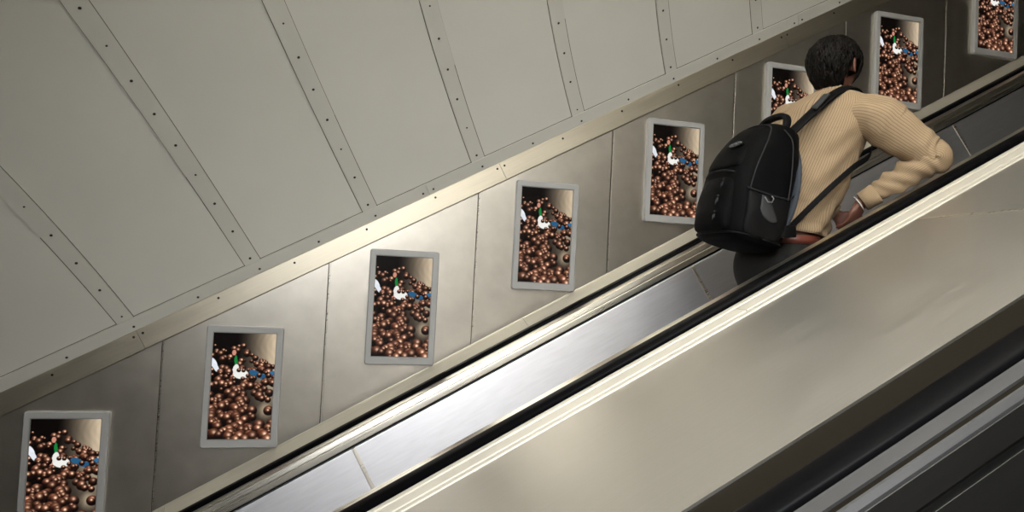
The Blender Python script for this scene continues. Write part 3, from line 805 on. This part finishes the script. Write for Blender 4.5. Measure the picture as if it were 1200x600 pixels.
# hair: cap of hair plus many short locks
def hair_fn(d):
    return 1 + .045*mnoise.noise(d*3.2) + .02*mnoise.noise(d*9)
mb = MB()
def hair_surf(az, el):
    """az 0 = front, el 90 = top (degrees)"""
    a, e = math.radians(az), math.radians(el)
    d = Vector((math.cos(e)*math.cos(a), math.cos(e)*math.sin(a), math.sin(e)))
    k = hair_fn(d)
    low = max(0, -d.z)
    return hp(-.012 + d.x*.120*k, d.y*(.103 - .022*low)*k, .015 + d.z*.112*k*(1.0 if d.z > 0 else 1.30)), d
rows = []
for i in range(19):
    row = []
    for j in range(48):
        az = 360*j/48
        back = .5-.5*math.cos(math.radians(az))          # 0 front, 1 back
        lo = 22 - 96*back**.7                            # hairline
        if 68 < az < 112 or 248 < az < 292: lo = max(lo, 4)
        el = lo + (90-lo)*i/18
        p, d = hair_surf(az, min(el, 89.5)); row.append(p)
    rows.append(row)
mb.loft(rows, cap=True)
rs = random.Random(5)
crown = (200, 66)
for i in range(1500):
    az = rs.uniform(0, 360); back = .5-.5*math.cos(math.radians(az)); lo = 26 - 96*back**.7
    if 68 < az < 112 or 248 < az < 292: lo = max(lo, 24)
    el = math.degrees(math.asin(rs.uniform(math.sin(math.radians(lo)), 1)))
    L = rs.uniform(.03, .055); pts = []; daz = rs.uniform(-14, 14)*(1.0+ (el/60 if el > 0 else 0))
    for k in range(5):
        e2 = el - math.degrees(L*k/4/.105); p, d = hair_surf(az + daz*k/4, e2)
        lift = .0035 + .004*math.sin(k/4*math.pi) + (.003*rs.random() if k == 4 else 0)
        nn = (p - hp(-.012, 0, .015)).normalized(); pts.append(p + nn*(lift-.002))
    mb.tube(pts, [.0042, .0046, .0040, .0028, .0006], 5)
mb.build('hair', MAT['hair'], man)

# ------------------------------------------------------------------ backpack
BG = Vector((.998, .05, 0)).normalized(); BL = Vector((.05, -.998, 0)).normalized()
BU = (UP + BG*.20).normalized(); BGp = (BG - BU*BG.dot(BU)).normalized()
B0 = Vector((1.605, 2.595, 1.785))
def bp(a, b, h): return B0 + BL*a + BGp*b + BU*h
bag = root('backpack', "bulky black backpack hanging from the man's shoulder behind his back", 'backpack', tuple(B0), slope=False)
KB = [(0, 0, .005, .115, .095, 2.6), (.012, 0, .003, .148, .122, 3.4), (.05, 0, 0, .162, .138, 3.6), (.16, 0, -.004, .170, .147, 3.6), (.28, 0, -.002, .168, .143, 3.6), (.38, 0, .008, .162, .130, 3.4),
      (.455, 0, .024, .150, .110, 3.2), (.500, 0, .038, .130, .090, 2.8), (.526, 0, .048, .095, .062, 2.5), (.534, 0, .050, .03, .02, 2)]
def bagwr(p, ti, t): return .006*mnoise.noise(p*11) + .0025*mnoise.noise(p*30)
def bag_ring(h, a, b, ra, rb, ex, m=64, wr=bagwr, ti=0): return sring(bp(a, b, h), BL, BGp, ra, rb, ex, m, wr, ti)
mb = MB(); mb.loft([bag_ring(*k) for k in catmull(KB, 7)]); mb.build('main_compartment', MAT['nylon'], bag)
KBa = catmull(KB, 12)
def bag_at(h, t, off=0.0):
    i = int(np.argmin(abs(KBa[:, 0]-h))); _, a, b, ra, rb, ex = KBa[i]
    c, s = math.cos(t), math.sin(t); x = math.copysign(abs(c)**(2/ex), c)*ra; y = math.copysign(abs(s)**(2/ex), s)*rb
    n = Vector((x/ra/ra, y/rb/rb, 0)).normalized()
    return bp(a + x + n.x*off, b + y + n.y*off, h)
# angle t: 0 = right side (towards the camera), -90 = front, 90 = back against the man
def pocket(name, keys, mat='nylon', ex=3.4):
    mb = MB(); mb.loft([bag_ring(h, a, b, ra, rb, ex, 40) for h, a, b, ra, rb in catmull(keys, 6)]); return mb.build(name, MAT[mat], bag)
pocket('front_pocket', [(.028, 0, -.100, .085, .030), (.04, 0, -.105, .112, .052), (.10, 0, -.110, .122, .062), (.20, 0, -.108, .120, .058), (.262, 0, -.098, .112, .046), (.285, 0, -.09, .08, .02)])
pocket('top_pocket', [(.290, 0, -.095, .085, .030), (.302, 0, -.098, .120, .052), (.36, 0, -.082, .120, .056), (.42, 0, -.052, .108, .054), (.465, 0, -.020, .085, .040), (.478, 0, -.008, .04, .02)])
pocket('bottle_pocket', [(.030, .140, .0, .018, .055), (.04, .143, .0, .026, .085), (.12, .148, .0, .034, .098), (.19, .150, .0, .028, .100), (.20, .150, .0, .020, .095)], 'nylon2')
def zipper(pts, nm='zip', r=.0032, mat='zip'):
    mb = MB(); K = catmull([tuple(p) for p in pts], 8); mb.tube([tuple(k) for k in K], r, 8); return mb.build(nm, MAT[mat], bag)
zipper([bag_at(h, t, .004) for h, t in ((.21, -.45), (.30, -.42), (.38, -.40), (.44, -.45), (.495, -.7), (.508, -1.5), (.495, -2.4), (.42, -2.7), (.3, -2.72))])
zipper([bag_at(h, t, .005) for h, t in ((.20, .35), (.30, .30), (.38, .22), (.45, .10), (.49, -.1))])
zipper([bag_at(h, t, .004) for h, t in ((.21, -.55), (.205, -.1), (.21, .3), (.24, .75))], 'piping', .004)
zipper([bp(-.115, -.135, .27), bp(-.06, -.157, .278), bp(0, -.160, .282), bp(.06, -.157, .278), bp(.118, -.13, .268)], 'piping', .004)
# bottom hem
mb = MB(); mb.tube([bag_at(.028, 2*math.pi*k/48, .003) for k in range(49)], .005, 8); mb.build('bottom_piping', MAT['nylon2'], bag)
# grey mesh with cord on the right side pocket
mb = MB(); R = []
for i in range(9):
    f = i/8; w = .034*math.sin(math.pi*min(1, .25+f*.75))+.006
    R.append(sring(bp(.181 - .008*abs(f-.5), -.048 + .085*f, .165-.055*f), BU, BL, w, .006, 2.5, 16, lambda p, a, b: .003*mnoise.noise(p*40)))
mb.loft(R); mb.build('mesh_patch', MAT['mesh'], bag)
mb = MB(); mb.tube([bp(.190, -.045, .185), bp(.196, -.03, .168), bp(.196, -.012, .172), bp(.194, -.006, .188), bp(.192, -.016, .196)], .0026, 8); mb.build('drawcord', MAT['metal_small'], bag)
# carry handle
mb = MB(); hpts = [bp(.085, .050, .500), bp(.090, .055, .545), bp(.060, .060, .580), bp(0, .062, .588), bp(-.060, .060, .580), bp(-.090, .055, .545), bp(-.085, .050, .500)]
band_path(mb, hpts, [BL, (BL+BU).normalized(), BU, BU, BU, (BU-BL).normalized(), -BL], .032, .021, 6); mb.build('carry_handle', MAT['nylon2'], bag)
for sg in (-1, 1):
    mb = MB(); mb.ball(bp(sg*.088, .040, .512), (.007, .007, .010), nu=12, nv=8); mb.build('rivet', MAT['metal_small'], bag)
# zip pulls on the front
for (a, b, h, s) in ((.02, -.128, .292, 1.2), (.06, -.158, .235, 1.3), (.06, -.166, .165, 1.3), (.06, -.164, .100, 1.2)):
    mb = MB(); mb.tube([bp(a, b, h), bp(a-.004, b-.006, h-.014*s), bp(a, b-.007, h-.028*s), bp(a+.006, b-.005, h-.016*s), bp(a+.001, b-.001, h-.002)], .0026, 8); mb.ball(bp(a, b-.003, h+.002), .005)
    mb.build('zip_pull', MAT['mesh' if h < .22 else 'zip'], bag)
zipper([bp(.056, -.152, .25), bp(.054, -.163, .18), bp(.056, -.163, .10), bp(.060, -.152, .06)], 'zip', .0045, 'nylon2')
# oval badge
mb = MB(); bc = bp(.040, -.120, .395); bn = (-BGp + BU*.5 + BL*.35).normalized(); bu = BL; bv = bn.cross(bu).normalized()
bc = bc + bn*.010
bu = bu*1.7; bv = bv*1.35
mb.loft([sring(bc - bn*.012, bu, bv, .027, .011, 2, 32), sring(bc, bu, bv, .027, .011, 2, 32), sring(bc + bn*.002, bu, bv, .025, .009, 2, 32)]); badge = mb.build('badge', MAT['nylon2'], bag)
mb = MB(); mb.tube([bc + bn*.002 + bu*math.cos(t)*.024 + bv*math.sin(t)*.0085 for t in (2*math.pi*k/32 for k in range(33))], .0015, 6)
for k in range(4):
    x = -.0135 + .009*k
    mb.tube([bc + bn*.0025 + bu*(x-.0025) + bv*.003, bc + bn*.0025 + bu*(x-.0028) - bv*.003], .0016, 6)
    mb.tube([bc + bn*.0025 + bu*(x-.0025) + bv*.003, bc + bn*.0025 + bu*(x+.003) + bv*.003*(1 if k % 2 else -1)], .0016, 6)
mb.build('badge_lettering', MAT['metal_small'], bag)
# blue grey padding against the back
mb = MB(); R = []
for i in range(12):
    f = i/11; w = .150*math.sin(math.pi*(.12+.76*f))**.35
    R.append(sring(bp(.004, .122+.010*math.sin(math.pi*f), .06+.38*f), BL, BGp, w, .020, 3.0, 32))
mb.loft(R); mb.build('back_padding', MAT['pad'], bag)
# right shoulder strap over the shoulder, under the arm and back to the bag
sp = [bp(.075, .095, .515), Vector((1.930, 2.505, 2.405)), Vector((2.015, 2.520, 2.466)), Vector((2.090, 2.535, 2.496)), Vector((2.145, 2.540, 2.475)), Vector((2.178, 2.53, 2.40))]
sn_ = [(-.3, -.4, .8), (-.5, -.3, .8), (-.3, -.3, .9), (.1, -.35, .9), (.5, -.3, .7), (.9, 0, .3)]
mb = MB(); band_path(mb, sp, sn_, lambda t: .046+.012*math.sin(math.pi*t), .013, 10); st_ = mb.build('shoulder_strap', MAT['nylon2'], bag)
sp2 = [Vector((2.165, 2.53, 2.40)), Vector((2.172, 2.50, 2.30)), Vector((2.135, 2.462, 2.20)), Vector((2.045, 2.452, 2.135)), Vector((1.955, 2.474, 2.045)), Vector((1.865, 2.500, 1.945)), bp(.150, .110, .085)]
sn2 = [(.9, 0, .3), (.9, -.3, 0), (.7, -.7, 0), (.1, -1, .1), (-.2, -1, .1), (-.4, -.9, 0), (-.3, -.9, 0)]
mb = MB(); band_path(mb, sp2, sn2, .024, .004, 10); mb.build('lower_strap', MAT['nylon2'], bag)
mb = MB(); band_path(mb, [bp(.140, .06, .075), bp(.160, .10, .085), bp(.155, .15, .10)], [BL]*3, .05, .012, 5); mb.build('strap_wing', MAT['nylon2'], bag)
q = Vector((1.925, 2.500, 2.408))
mb = MB(); band_path(mb, [q + Vector((-.045, -.005, -.035)), q + Vector((-.01, -.008, .004)), q + Vector((.02, 0, .034))], [(-.5, -.35, .8)]*3, .032, .008, 4); mb.build('strap_adjuster', MAT['mesh'], bag)
